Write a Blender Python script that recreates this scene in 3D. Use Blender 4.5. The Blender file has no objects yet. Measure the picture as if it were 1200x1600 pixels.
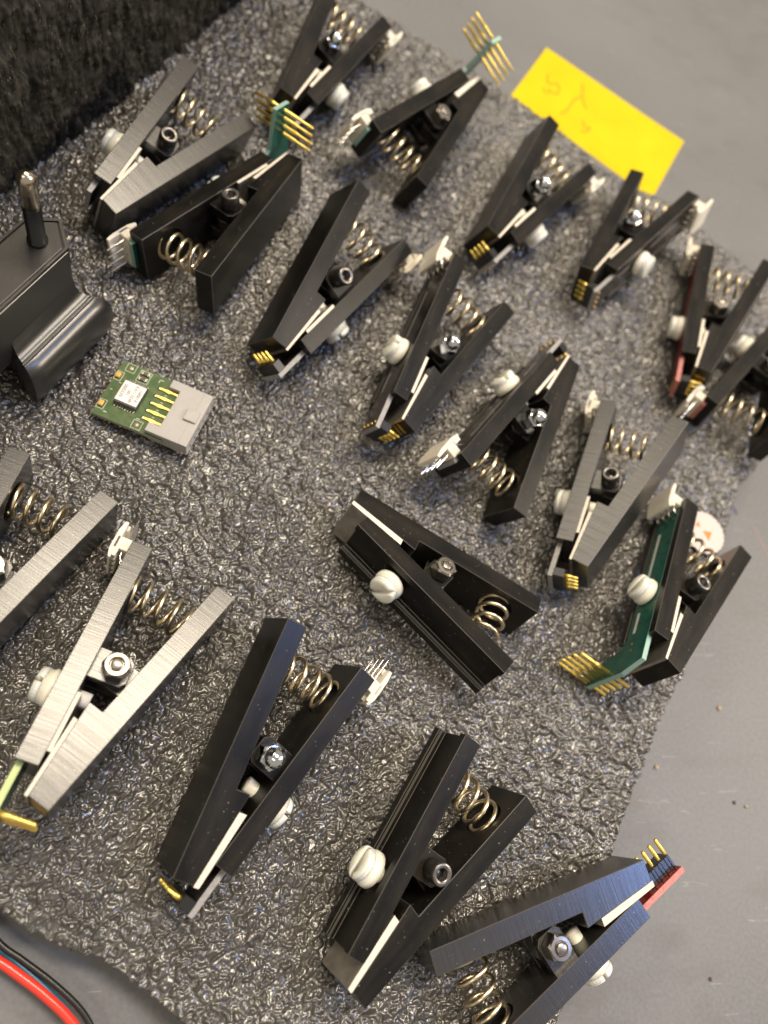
import bpy, bmesh, math, random
import numpy as np
from mathutils import Matrix, Vector

S = 0.001                      # everything below is written in millimetres
random.seed(7)
rng = np.random.default_rng(11)
scene = bpy.context.scene
COL = scene.collection

# ------------------------------------------------------------------ camera
cam_d = bpy.data.cameras.new('camera')
cam = bpy.data.objects.new('camera', cam_d)
COL.objects.link(cam)
scene.camera = cam
Rc = ((0.955366, 0.105701, 0.275868), (0.0, -0.933801, 0.357792), (0.295425, -0.341822, -0.892122))
cam.matrix_world = Matrix(((Rc[0][0], -Rc[0][1], -Rc[0][2], 0.0),
                           (Rc[1][0], -Rc[1][1], -Rc[1][2], 0.0),
                           (Rc[2][0], -Rc[2][1], -Rc[2][2], 193.46 * S),
                           (0, 0, 0, 1)))
cam_d.sensor_fit = 'HORIZONTAL'
cam_d.sensor_width = 36.0
cam_d.lens = 36.0 * 1150.0 / 1200.0
cam_d.clip_start = 0.005
cam_d.clip_end = 50.0
cam_d.dof.use_dof = True
cam_d.dof.focus_distance = 0.182
cam_d.dof.aperture_fstop = 11.5

# ------------------------------------------------------------------ world and lamps (a workshop lit by ceiling lamps)
world = bpy.data.worlds.new('World')
scene.world = world
world.use_nodes = True
bg = world.node_tree.nodes['Background']
bg.inputs[0].default_value = (1.0, 0.90, 0.77, 1)
bg.inputs[1].default_value = 0.38
scene.view_settings.view_transform = 'Standard'
scene.view_settings.look = 'None'
scene.view_settings.exposure = 0.2
scene.view_settings.gamma = 1.0


def area(name, direction, dist, sx, sy, power, col, target=(0.08, 0.1, 0.0), roll=0.0):
    d = Vector(direction).normalized()
    l = bpy.data.lights.new(name, 'AREA')
    l.shape = 'RECTANGLE'
    l.size, l.size_y = sx, sy
    l.energy = power
    l.color = col
    o = bpy.data.objects.new(name, l)
    COL.objects.link(o)
    o.location = Vector(target) + d * dist
    o.rotation_euler = (d.to_track_quat('Z', 'Y').to_matrix() @ Matrix.Rotation(roll, 3, 'Z')).to_euler()
    return o


area('ceiling_lamp', (0.10, 0.34, 0.93), 1.7, 0.95, 0.30, 28.0, (1.0, 0.86, 0.67), roll=math.radians(8))
area('ceiling_lamp', (-0.34, 0.62, 0.70), 2.0, 0.9, 0.26, 5.5, (1.0, 0.86, 0.67), roll=math.radians(20))
area('ceiling_lamp', (-0.50, -0.30, 0.80), 1.9, 0.9, 0.22, 5.0, (1.0, 0.88, 0.70), roll=math.radians(30))
area('side_lamp', (0.86, -0.02, 0.51), 1.6, 0.50, 0.26, 13.0, (1.0, 0.86, 0.66))
area('window_light', (0.55, -0.10, 0.83), 1.5, 0.22, 0.20, 4.6, (0.27, 0.45, 1.0))

# ------------------------------------------------------------------ materials


def nm(name):
    m = bpy.data.materials.new(name)
    m.use_nodes = True
    nt = m.node_tree
    return m, nt, nt.nodes['Principled BSDF'], nt.links


def setp(p, **k):
    for a, v in k.items():
        p.inputs[a.replace('_', ' ')].default_value = v


def rgb(c):
    return (c[0], c[1], c[2], 1.0)


def noise(nt, scale, detail=3.0, vec=None, rough=0.55):
    n = nt.nodes.new('ShaderNodeTexNoise')
    n.inputs['Scale'].default_value = scale
    n.inputs['Detail'].default_value = detail
    n.inputs['Roughness'].default_value = rough
    if vec is not None:
        nt.links.new(vec, n.inputs['Vector'])
    return n


def coords(nt, scale=(1, 1, 1), rot=(0, 0, 0), kind='Object'):
    tc = nt.nodes.new('ShaderNodeTexCoord')
    mp = nt.nodes.new('ShaderNodeMapping')
    mp.inputs['Scale'].default_value = scale
    mp.inputs['Rotation'].default_value = rot
    nt.links.new(tc.outputs[kind], mp.inputs['Vector'])
    return mp.outputs['Vector']


def ramp(nt, fac, stops):
    r = nt.nodes.new('ShaderNodeValToRGB')
    e = r.color_ramp.elements
    while len(e) < len(stops):
        e.new(0.5)
    for i, (pos, c) in enumerate(stops):
        e[i].position = pos
        e[i].color = rgb(c) if len(c) == 3 else c
    nt.links.new(fac, r.inputs['Fac'])
    return r


def mixc(nt, fac, a, b):
    m = nt.nodes.new('ShaderNodeMix')
    m.data_type = 'RGBA'
    for sock, v in ((m.inputs[0], fac), (m.inputs[6], a), (m.inputs[7], b)):
        if hasattr(v, 'links'):
            nt.links.new(v, sock)
        else:
            sock.default_value = v
    return m.outputs[2]


def bump(nt, h, dist, strength=1.0, normal=None):
    b = nt.nodes.new('ShaderNodeBump')
    b.inputs['Distance'].default_value = dist
    b.inputs['Strength'].default_value = strength
    nt.links.new(h, b.inputs['Height'])
    if normal is not None:
        nt.links.new(normal, b.inputs['Normal'])
    return b.outputs['Normal']


def arm_material(name, base, dusty, rough, metallic, mill, mill_axis_scale, spec=0.5):
    """machined bar: fine cutter lines across it, a film of dust, bright specks and scratches"""
    m, nt, p, lk = nm(name)
    v = coords(nt)
    film = noise(nt, 1.0, 5, coords(nt, (45, 210, 150)))
    metal = metallic > 0.9
    film_r = ramp(nt, film.outputs[0], [(0.40, (0, 0, 0)), (0.85, (1, 1, 1))])
    c = mixc(nt, film_r.outputs[0], rgb(base), rgb(dusty))
    # dust specks
    vo = nt.nodes.new('ShaderNodeTexVoronoi')
    vo.inputs['Scale'].default_value = 900
    lk.new(v, vo.inputs['Vector'])
    gate = noise(nt, 700, 1, v)
    sp = ramp(nt, vo.outputs['Distance'], [(0.0, (1, 1, 1)), (0.20, (0, 0, 0))])
    gt = ramp(nt, gate.outputs[0], [(0.575, (0, 0, 0)), (0.64, (1, 1, 1))])
    mul = nt.nodes.new('ShaderNodeMath'); mul.operation = 'MULTIPLY'
    lk.new(sp.outputs[0], mul.inputs[0]); lk.new(gt.outputs[0], mul.inputs[1])
    c = mixc(nt, mul.outputs[0], c, (0.34, 0.31, 0.27, 1))
    # hairline scratches
    sc = noise(nt, 60, 2, coords(nt, (3, 40, 40), (0.2, 0.3, 0.5)))
    sr = ramp(nt, sc.outputs[0], [(0.700, (0, 0, 0)), (0.712, (1, 1, 1)), (0.724, (0, 0, 0))])
    c = mixc(nt, sr.outputs[0], c, rgb([min(1, x * 2.2 + 0.03) for x in base]))
    lk.new(c, p.inputs['Base Color'])
    setp(p, Metallic=metallic, Specular_IOR_Level=spec)
    rr = ramp(nt, film.outputs[0], [(0.3, (rough,) * 3), (0.75, (min(1, rough + 0.05),) * 3)])
    lk.new(rr.outputs[0], p.inputs['Roughness'])
    lines = noise(nt, 1.0, 2, coords(nt, mill_axis_scale))
    if mill > 0.000012:                      # fly-cutter lines: glossy crests, dull troughs
        lk.new(ramp(nt, lines.outputs[0], [(0.34, (0.66,) * 3), (0.62, (1.0,) * 3)]).outputs[0], p.inputs['Specular IOR Level'])
        lk.new(mixc(nt, 1.0, (1, 1, 1, 1), (rough, rough, rough, 1)), p.inputs['Roughness'])
    fine = noise(nt, 2600, 2, v)
    n1 = bump(nt, lines.outputs[0], mill, 0.9)
    n2 = bump(nt, fine.outputs[0], 0.000012, 0.5, n1)
    lk.new(n2, p.inputs['Normal'])
    return m


def simple(name, col, rough=0.4, metallic=0.0, spec=0.5, grain=0.0, gscale=900, sss=0.0, coat=0.0, vary=0.0, vscale=300):
    m, nt, p, lk = nm(name)
    setp(p, Base_Color=rgb(col), Roughness=rough, Metallic=metallic, Specular_IOR_Level=spec)
    if sss:
        p.inputs['Subsurface Weight'].default_value = sss
        p.inputs['Subsurface Radius'].default_value = (1.0, 0.75, 0.5)
        p.inputs['Subsurface Scale'].default_value = 0.0015
    if coat:
        setp(p, Coat_Weight=coat, Coat_Roughness=0.08)
    if vary:
        n = noise(nt, vscale, 3, coords(nt))
        r = ramp(nt, n.outputs[0], [(0.3, [x * (1 - vary) for x in col]), (0.7, [min(1, x * (1 + vary)) for x in col])])
        lk.new(r.outputs[0], p.inputs['Base Color'])
    if grain:
        n = noise(nt, gscale, 3, coords(nt))
        lk.new(bump(nt, n.outputs[0], grain, 0.8), p.inputs['Normal'])
    return m


MAT = {}
MAT['black'] = arm_material('black_acetal', (0.0065, 0.006, 0.0056), (0.028, 0.0235, 0.017), 0.30, 0.0, 0.000006, (1600, 90, 60), 0.27)
MAT['milled'] = arm_material('milled_acetal', (0.022, 0.021, 0.020), (0.034, 0.031, 0.027), 0.27, 0.0, 0.0000125, (2900, 50, 60), 0.9)
MAT['edge_black'] = simple('worn_black_edge', (0.085, 0.078, 0.068), 0.4)
MAT['edge_milled'] = simple('worn_milled_edge', (0.11, 0.10, 0.092), 0.35)
MAT['bore'] = simple('bored_hole', (0.012, 0.011, 0.010), 0.5)
MAT['gold'] = simple('gold_plate', (1.0, 0.70, 0.17), 0.34, 0.85, vary=0.12, vscale=1200)
MAT['gold_worn'] = simple('dull_gold', (0.75, 0.50, 0.14), 0.32, 1.0, vary=0.2, vscale=900)
MAT['steel'] = simple('nut_steel', (0.33, 0.30, 0.265), 0.34, 1.0, vary=0.2, vscale=700)
MAT['chrome'] = simple('bright_chrome', (0.74, 0.76, 0.78), 0.10, 1.0)
MAT['black_oxide'] = simple('black_oxide_steel', (0.055, 0.050, 0.046), 0.34, 0.6, vary=0.25, vscale=800)
MAT['oxide_rim'] = simple('worn_oxide_rim', (0.20, 0.185, 0.17), 0.32, 0.8, vary=0.2, vscale=900)
MAT['spring'] = simple('spring_wire', (0.82, 0.70, 0.48), 0.30, 1.0, vary=0.18, vscale=500)
MAT['nylon'] = simple('natural_nylon', (0.93, 0.88, 0.75), 0.34, sss=0.6)
MAT['white_plastic'] = simple('ivory_plastic', (0.78, 0.72, 0.60), 0.40, sss=0.25, vary=0.05)
MAT['tin'] = simple('tinned_pin', (0.70, 0.67, 0.62), 0.22, 1.0)
MAT['shim_edge'] = simple('cream_fibre_edge', (0.74, 0.67, 0.55), 0.6, vary=0.12, vscale=1500, grain=0.00003)
MAT['shim_face'] = simple('dull_tin_face', (0.42, 0.39, 0.34), 0.38, 0.8, vary=0.25, vscale=250)
MAT['pcb_green'] = simple('green_solder_mask', (0.010, 0.085, 0.060), 0.22, vary=0.3, vscale=260)
MAT['pcb_green_edge'] = simple('green_board_edge', (0.30, 0.46, 0.40), 0.5)
MAT['pcb_lime_edge'] = simple('lime_board_edge', (0.52, 0.62, 0.26), 0.5)
MAT['pcb_red'] = simple('red_solder_mask', (0.26, 0.018, 0.014), 0.3, vary=0.2)
MAT['pcb_red_edge'] = simple('red_board_edge', (0.52, 0.19, 0.16), 0.55, vary=0.25, vscale=1500)
MAT['pcb_black'] = simple('black_solder_mask', (0.022, 0.019, 0.017), 0.22, vary=0.3)
MAT['pcb_black_edge'] = simple('grey_board_edge', (0.30, 0.29, 0.28), 0.5, vary=0.2, vscale=1500)
MAT['silk'] = simple('white_silkscreen', (0.62, 0.62, 0.58), 0.5)
MAT['silk_grey'] = simple('grey_silkscreen', (0.20, 0.195, 0.19), 0.3)
MAT['pin_block'] = simple('black_pin_block', (0.018, 0.017, 0.017), 0.3)
MAT['copper'] = simple('copper_pad', (0.70, 0.42, 0.20), 0.35, 0.9)

# ------------------------------------------------------------------ geometry helpers


class MB:
    """collects shapes (millimetres) and links them as ONE mesh object"""

    def __init__(self):
        self.v, self.f, self.m, self.s = [], [], [], []

    def add(self, verts, faces, mi=0, smooth=False):
        o = len(self.v)
        self.v += [tuple(p) for p in verts]
        for k, f in enumerate(faces):
            self.f.append([i + o for i in f])
            self.m.append(mi[k] if isinstance(mi, (list, tuple)) else mi)
            self.s.append(smooth)
        return o

    def mesh(self, name, mats):
        me = bpy.data.meshes.new(name)
        me.from_pydata([(x * S, y * S, z * S) for x, y, z in self.v], [], self.f)
        me.polygons.foreach_set('material_index', self.m)
        me.polygons.foreach_set('use_smooth', self.s)
        for a in mats:
            me.materials.append(MAT[a] if isinstance(a, str) else a)
        bm = bmesh.new()
        bm.from_mesh(me)
        bmesh.ops.recalc_face_normals(bm, faces=bm.faces)
        bm.to_mesh(me)
        bm.free()
        me.update()
        return me

    # ---- shapes
    def box(self, x0, x1, y0, y1, z0, z1, mi=0, ch=0.0, T=None):
        self.prism([(x0, y0), (x1, y0), (x1, y1), (x0, y1)], z0, z1, ch, mi, mi, T)

    def prism(self, poly, z0, z1, ch=0.1, mi=0, mi_edge=None, T=None, round_edges=True, hole=None, mi_hole=0, mi_side=None, smooth=False):
        """poly counter-clockwise in (x,y), extruded in z, every edge chamfered by ch"""
        if mi_edge is None:
            mi_edge = mi
        if mi_side is None:
            mi_side = mi
        n = len(poly)
        if ch > 0 and round_edges:
            q, cut = [], []
            for i in range(n):
                a, b, c = Vector(poly[i - 1]), Vector(poly[i]), Vector(poly[(i + 1) % n])
                q.append(tuple(b + (a - b).normalized() * ch)); cut.append(True)
                q.append(tuple(b + (c - b).normalized() * ch)); cut.append(False)
            base = q
            side_is_edge = [k % 2 == 0 for k in range(len(q))]
        else:
            base = [tuple(p) for p in poly]
            side_is_edge = [False] * n
        N = len(base)
        ins = []
        for i in range(N):
            a, b, c = Vector(base[i - 1]), Vector(base[i]), Vector(base[(i + 1) % N])
            d1, d2 = (b - a).normalized(), (c - b).normalized()
            n1, n2 = Vector((-d1.y, d1.x)), Vector((-d2.y, d2.x))
            k = n1 + n2
            k = k / max(0.35, (1 + n1.dot(n2))) if k.length > 1e-6 else n1
            ins.append(tuple(b + k * ch))
        T = T or (lambda x, y, z: (x, y, z))
        if ch > 0:
            layers = [(ins, z0), (base, z0 + ch), (base, z1 - ch), (ins, z1)]
        else:
            layers = [(base, z0), (base, z1)]
        V = [T(x, y, z) for L, z in layers for x, y in L]
        F, M = [], []
        nl = len(layers)
        skip = None
        for l in range(nl - 1):
            for i in range(N):
                j = (i + 1) % N
                quad = [l * N + i, l * N + j, (l + 1) * N + j, (l + 1) * N + i]
                edge = side_is_edge[i] or (ch > 0 and l != 1)
                if hole and not edge and ch > 0 and l == 1 and (i // 2 if round_edges else i) == hole['edge']:
                    skip = quad
                    continue
                F.append(quad)
                M.append(mi_edge if edge else mi_side)
        F.append(list(range(N))[::-1]); M.append(mi)
        F.append([(nl - 1) * N + i for i in range(N)]); M.append(mi)
        if skip:
            C, e1, e2, nr = (Vector(hole[k]) for k in ('c', 'e1', 'e2', 'dir'))
            r, dep, K = hole['r'], hole['depth'], 28
            o = len(V)
            for d in (0.0, dep):
                for k in range(K):
                    t = 2 * math.pi * k / K
                    V.append(tuple(C + e1 * (r * math.cos(t)) + e2 * (r * math.sin(t)) + nr * d))
            ang = []
            for q in skip:
                dv = Vector(V[q]) - C
                ang.append((math.atan2(dv.dot(e2), dv.dot(e1)) % (2 * math.pi), q))
            ang.sort()
            idx = [int(round(a / (2 * math.pi) * K)) % K for a, _ in ang]
            for k in range(4):
                k2 = (k + 1) % 4
                ring, i = [], idx[k]
                while True:
                    ring.append(o + i)
                    if i == idx[k2]:
                        break
                    i = (i + 1) % K
                F.append([ang[k][1], ang[k2][1]] + ring[::-1]); M.append(mi_side)
            for k in range(K):
                k2 = (k + 1) % K
                F.append([o + k, o + k2, o + K + k2, o + K + k]); M.append(mi_hole)
            F.append([o + K + k for k in range(K)]); M.append(mi_hole)
        self.add(V, F, M, smooth)

    def lathe(self, prof, axis=((0, 0, 0), (0, 0, 1)), n=20, mi=0, smooth=True, hexmask=None):
        """prof: (r, h) pairs from bottom to top; hexmask[i] True = ring follows a hexagon of inradius r"""
        o = Vector(axis[0]); a = Vector(axis[1]).normalized()
        x = a.orthogonal().normalized(); y = a.cross(x)
        V, F, M = [], [], []
        for k, (r, h) in enumerate(prof):
            for i in range(n):
                t = 2 * math.pi * i / n
                rr = r
                if hexmask and hexmask[k]:
                    u = (t % (math.pi / 3)) - math.pi / 6
                    rr = r / math.cos(u)
                V.append(tuple(o + a * h + (x * math.cos(t) + y * math.sin(t)) * rr))
        for k in range(len(prof) - 1):
            for i in range(n):
                j = (i + 1) % n
                F.append([k * n + i, k * n + j, (k + 1) * n + j, (k + 1) * n + i])
                M.append(mi[k] if isinstance(mi, (list, tuple)) else mi)
        F.append(list(range(n))[::-1]); M.append(mi[0] if isinstance(mi, (list, tuple)) else mi)
        F.append([(len(prof) - 1) * n + i for i in range(n)]); M.append(mi[-1] if isinstance(mi, (list, tuple)) else mi)
        self.add(V, F, M, smooth)

    def tube(self, pts, r, n=8, mi=0, smooth=True):
        pts = [Vector(p) for p in pts]
        V, F = [], []
        prev = None
        for i, p in enumerate(pts):
            d = (pts[min(i + 1, len(pts) - 1)] - pts[max(i - 1, 0)]).normalized()
            if prev is None:
                x = d.orthogonal().normalized()
            else:
                x = (prev - d * prev.dot(d)).normalized()
            prev = x
            y = d.cross(x)
            rr = r[i] if isinstance(r, (list, tuple)) else r
            for k in range(n):
                t = 2 * math.pi * k / n
                V.append(tuple(p + (x * math.cos(t) + y * math.sin(t)) * rr))
        for i in range(len(pts) - 1):
            for k in range(n):
                k2 = (k + 1) % n
                F.append([i * n + k, i * n + k2, (i + 1) * n + k2, (i + 1) * n + k])
        F.append(list(range(n))[::-1])
        F.append([(len(pts) - 1) * n + k for k in range(n)])
        self.add(V, F, mi, smooth)


MESH = {}


def shared(key, fn, mats):
    if key not in MESH:
        b = MB()
        fn(b)
        MESH[key] = b.mesh(key.split('|')[0], mats)
    return MESH[key]


def link(name, me, parent=None, mat=None, label=None):
    o = bpy.data.objects.new(name, me)
    COL.objects.link(o)
    if parent is not None:
        o.parent = parent
    if mat is not None:
        o.matrix_local = mat
    if label:
        o['label'] = label
    return o


def mmat(m):
    """4x4 in millimetres -> scene units"""
    m = m.copy()
    m.translation = m.translation * S
    return m


def tag(o, label=None, cat=None, group=None, kind=None):
    if label: o['label'] = label
    if cat: o['category'] = cat
    if group: o['group'] = group
    if kind: o['kind'] = kind
    return o


def empty(name, mat):
    o = bpy.data.objects.new(name, None)
    o.empty_display_size = 0.01
    COL.objects.link(o)
    o.matrix_world = mat
    return o


def smooth_path(pts, n=10):
    """Catmull-Rom through points"""
    P = [Vector(p) for p in pts]
    P = [P[0] * 2 - P[1]] + P + [P[-1] * 2 - P[-2]]
    out = []
    for i in range(1, len(P) - 2):
        for k in range(n):
            t = k / n
            a, b, c, d = P[i - 1], P[i], P[i + 1], P[i + 2]
            out.append(0.5 * ((2 * b) + (c - a) * t + (2 * a - 5 * b + 4 * c - d) * t * t + (3 * b - a - 3 * c + d) * t ** 3))
    out.append(P[-2])
    return out

# ------------------------------------------------------------------ setting: bench top, foam sheet, foam block
BENCH_Z = -10.0


def inside(poly, X, Y):
    r = np.zeros(X.shape, bool)
    n = len(poly)
    for i in range(n):
        x0, y0 = poly[i]
        x1, y1 = poly[(i + 1) % n]
        if y0 == y1:
            continue
        c = ((y0 > Y) != (y1 > Y)) & (X < (x1 - x0) * (Y - y0) / (y1 - y0) + x0)
        r ^= c
    return r


def bench_material():
    m, nt, p, lk = nm('grey_laminate')
    v = coords(nt)
    a = noise(nt, 9, 4, v)
    c = ramp(nt, a.outputs[0], [(0.3, (0.120, 0.121, 0.122)), (0.7, (0.160, 0.161, 0.162))]).outputs[0]
    b = noise(nt, 900, 3, v)
    c = mixc(nt, ramp(nt, b.outputs[0], [(0.35, (0, 0, 0)), (0.65, (0.5, 0.5, 0.5))]).outputs[0], c, (0.205, 0.203, 0.198, 1))
    # dark smudges
    d = noise(nt, 38, 4, coords(nt, (1, 1.7, 1), (0, 0, 0.6)))
    c = mixc(nt, ramp(nt, d.outputs[0], [(0.56, (0, 0, 0)), (0.78, (0.5, 0.5, 0.5))]).outputs[0], c, (0.12, 0.105, 0.09, 1))
    # pale specks
    vo = nt.nodes.new('ShaderNodeTexVoronoi'); vo.inputs['Scale'].default_value = 150
    lk.new(v, vo.inputs['Vector'])
    g = noise(nt, 90, 1, v)
    mul = nt.nodes.new('ShaderNodeMath'); mul.operation = 'MULTIPLY'
    lk.new(ramp(nt, vo.outputs['Distance'], [(0.0, (1, 1, 1)), (0.07, (0, 0, 0))]).outputs[0], mul.inputs[0])
    lk.new(ramp(nt, g.outputs[0], [(0.6, (0, 0, 0)), (0.64, (1, 1, 1))]).outputs[0], mul.inputs[1])
    c = mixc(nt, mul.outputs[0], c, (0.55, 0.5, 0.42, 1))
    # scratches
    s = noise(nt, 16, 2, coords(nt, (2, 26, 1), (0, 0, 0.9)))
    c = mixc(nt, ramp(nt, s.outputs[0], [(0.690, (0, 0, 0)), (0.697, (0.7, 0.7, 0.7)), (0.704, (0, 0, 0))]).outputs[0], c, (0.36, 0.35, 0.34, 1))
    lk.new(c, p.inputs['Base Color'])
    setp(p, Roughness=0.52, Specular_IOR_Level=0.4)
    lk.new(bump(nt, b.outputs[0], 0.00004, 0.5), p.inputs['Normal'])
    return m


b = MB()
b.box(-900, 1100, -700, 1300, BENCH_Z - 30, BENCH_Z, 0, 2.0)
bench = link('bench_top', b.mesh('bench_top', [bench_material()]))
tag(bench, 'grey laminate workbench top under the foam sheet', kind='structure')

FOAM = [(-112, 22), (-75, 1), (-33.9, -20.2), (-25.9, -23.5), (-20.4, -27.0), (-12.2, -30.8), (-4.0, -33.8), (6.0, -40.2),
        (14.7, -46.9), (24.9, -54.5), (44, -67), (66, -82), (97, -72), (98.3, -65.7), (104.2, -54.5), (109.0, -45.3), (117.1, -31.4), (125.3, -15.5),
        (129.5, -7.4), (137.1, 5.3), (145.9, 19.8), (157.7, 35.4), (170.0, 63.0), (180.9, 79.6), (192.3, 102.4), (206.6, 115.6),
        (220.7, 137.9), (236.2, 188.5), (225.5, 198.9), (204.3, 213.3), (187.8, 227.3), (172.9, 231.5), (152.7, 238.4),
        (133.6, 253.7), (114.2, 264.6), (84.0, 278.4), (49.2, 293.2), (20, 304), (4, 300), (-78, 146), (-100, 90)]


def foam_material():
    m, nt, p, lk = nm('black_foam_skin')
    v = coords(nt)
    a = noise(nt, 45, 3, v)
    c = ramp(nt, a.outputs[0], [(0.3, (0.052, 0.048, 0.042)), (0.7, (0.080, 0.073, 0.064))]).outputs[0]
    lk.new(c, p.inputs['Base Color'])
    f = noise(nt, 3200, 3, v)
    g = noise(nt, 1500, 2, v, 0.4)
    n1 = bump(nt, g.outputs[0], 0.00008, 0.5)
    n2 = bump(nt, f.outputs[0], 0.00002, 0.4, n1)
    lk.new(n2, p.inputs['Normal'])
    rr = ramp(nt, g.outputs[0], [(0.3, (0.19,) * 3), (0.7, (0.32,) * 3)])
    lk.new(rr.outputs[0], p.inputs['Roughness'])
    setp(p, Specular_IOR_Level=1.0)
    return m


def band(shape, step, wl, spread, ang=0.0, aniso=1.0):
    """band-passed random field with wavelength wl (mm)"""
    w = rng.standard_normal(shape)
    fy = np.fft.fftfreq(shape[0], step)[:, None]
    fx = np.fft.rfftfreq(shape[1], step)[None, :]
    ca, sa = math.cos(ang), math.sin(ang)
    u, q = fx * ca + fy * sa, (-fx * sa + fy * ca)
    k = np.sqrt((u * aniso) ** 2 + q ** 2) * wl
    F = np.fft.rfft2(w) * np.exp(-((k - 1.0) / spread) ** 2)
    r = np.fft.irfft2(F, shape)
    return r / r.std()


def foam_sheet():
    step = 0.29
    xs = np.arange(-112, 238, step)
    ys = np.arange(-82, 306, step)
    shp = (len(ys), len(xs))
    X, Y = np.meshgrid(xs, ys)
    wx, wy = band(shp, step, 4.0, 0.8), band(shp, step, 4.0, 0.8)

    def pebbles(size, warp, ang, stretch):
        ca, sa = math.cos(ang), math.sin(ang)
        PX, PY = X + warp * wx, Y + warp * wy
        u = (PX * ca + PY * sa) / (size * stretch)
        v = (-PX * sa + PY * ca) / size
        iu, iv = np.floor(u).astype(np.int64), np.floor(v).astype(np.int64)
        ju, jv, jh = (rng.random((512, 512)) for _ in range(3))
        f1 = np.full(shp, 9.0); f2 = np.full(shp, 9.0); hh = np.zeros(shp)
        for a in (-1, 0, 1):
            for c in (-1, 0, 1):
                k, l = (iu + a) % 512, (iv + c) % 512
                d = np.hypot(iu + a + ju[k, l] - u, iv + c + jv[k, l] - v)
                nearer = d < f1
                f2 = np.where(nearer, f1, np.minimum(f2, d))
                hh = np.where(nearer, jh[k, l], hh)
                f1 = np.where(nearer, d, f1)
        return f1, f2, hh

    f1, f2, hh = pebbles(2.15, 0.55, 0.7, 1.25)
    g1, g2, gh = pebbles(1.2, 0.32, -0.4, 1.15)
    crease = np.clip((f2 - f1) / 0.5, 0, 1); crease = crease * (2 - crease)
    crease2 = np.clip((g2 - g1) / 0.6, 0, 1); crease2 = crease2 * (2 - crease2)
    lo = band(shp, step, 16, 0.8)
    mid = band(shp, step, 5.5, 0.6)
    n1 = band(shp, step, 2.2, 0.5, 0.7, 1.3)
    small = 1 / (1 + np.exp(-2.5 * mid))
    h = (0.55 + 0.9 * hh) * (0.22 * crease + 0.78 * crease * np.clip(1.05 - f1 * f1, 0, 2)) + (0.06 + 0.14 * small) * (0.4 + gh) * crease2 + 0.16 * np.abs(n1) + 0.10 * mid + 0.12 * lo
    h *= 0.88
    h = h - h.mean()
    # the near corner of the sheet curls up off the bench
    h += 11.0 * np.exp(-((X - 34) ** 2 + (Y + 82) ** 2) / (2 * 20.0 ** 2))
    jag = 0.22 * band(shp, step, 3.0, 0.7)
    jag2 = 0.22 * band(shp, step, 2.6, 0.7)
    keep = inside(FOAM, X + jag, Y + jag2)
    # cells whose four corners are all inside
    cell = keep[:-1, :-1] & keep[1:, :-1] & keep[:-1, 1:] & keep[1:, 1:]
    # skip what lies far outside the picture on the left / bottom
    idx = np.full(shp, -1, np.int64)
    used = np.zeros(shp, bool)
    used[:-1, :-1] |= cell; used[1:, :-1] |= cell; used[:-1, 1:] |= cell; used[1:, 1:] |= cell
    n = int(used.sum())
    idx[used] = np.arange(n)
    vx = np.stack([X[used], Y[used], h[used]], 1)
    q = np.stack([idx[:-1, :-1][cell], idx[:-1, 1:][cell], idx[1:, 1:][cell], idx[1:, :-1][cell]], 1)
    # boundary edges -> skirt down to the bench
    pad = np.pad(cell, 1)
    walls = []
    for dy, dx, a, bb in ((-1, 0, (0, 0), (0, 1)), (1, 0, (1, 1), (1, 0)), (0, -1, (1, 0), (0, 0)), (0, 1, (0, 1), (1, 1))):
        nb = pad[1 + dy:pad.shape[0] - 1 + dy, 1 + dx:pad.shape[1] - 1 + dx]
        e = cell & ~nb
        cy, cx = np.nonzero(e)
        walls.append(np.stack([idx[cy + a[0], cx + a[1]], idx[cy + bb[0], cx + bb[1]]], 1))
    wl = np.concatenate(walls)
    low = np.unique(wl)
    remap = np.full(n, -1, np.int64)
    remap[low] = n + np.arange(len(low))
    lv = vx[low].copy()
    curl = np.maximum(0, lv[:, 2] - 1.5)
    lv[:, 2] = BENCH_Z + curl
    V = np.concatenate([vx, lv]) * S
    wq = np.stack([wl[:, 1], wl[:, 0], remap[wl[:, 0]], remap[wl[:, 1]]], 1)
    Q = np.concatenate([q, wq]).astype(np.int32)
    me = bpy.data.meshes.new('foam_sheet')
    me.vertices.add(len(V)); me.vertices.foreach_set('co', V.astype(np.float32).ravel())
    me.loops.add(Q.size); me.loops.foreach_set('vertex_index', Q.ravel())
    me.polygons.add(len(Q))
    me.polygons.foreach_set('loop_start', np.arange(0, Q.size, 4, dtype=np.int32))
    me.polygons.foreach_set('loop_total', np.full(len(Q), 4, np.int32))
    me.polygons.foreach_set('use_smooth', np.ones(len(Q), bool))
    me.update(calc_edges=True)
    me.materials.append(foam_material())
    o = link('foam_sheet', me)
    tag(o, 'black pebbled foam sheet with torn edges lying on the grey bench', 'foam sheet')
    return o


foam_sheet()


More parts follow.
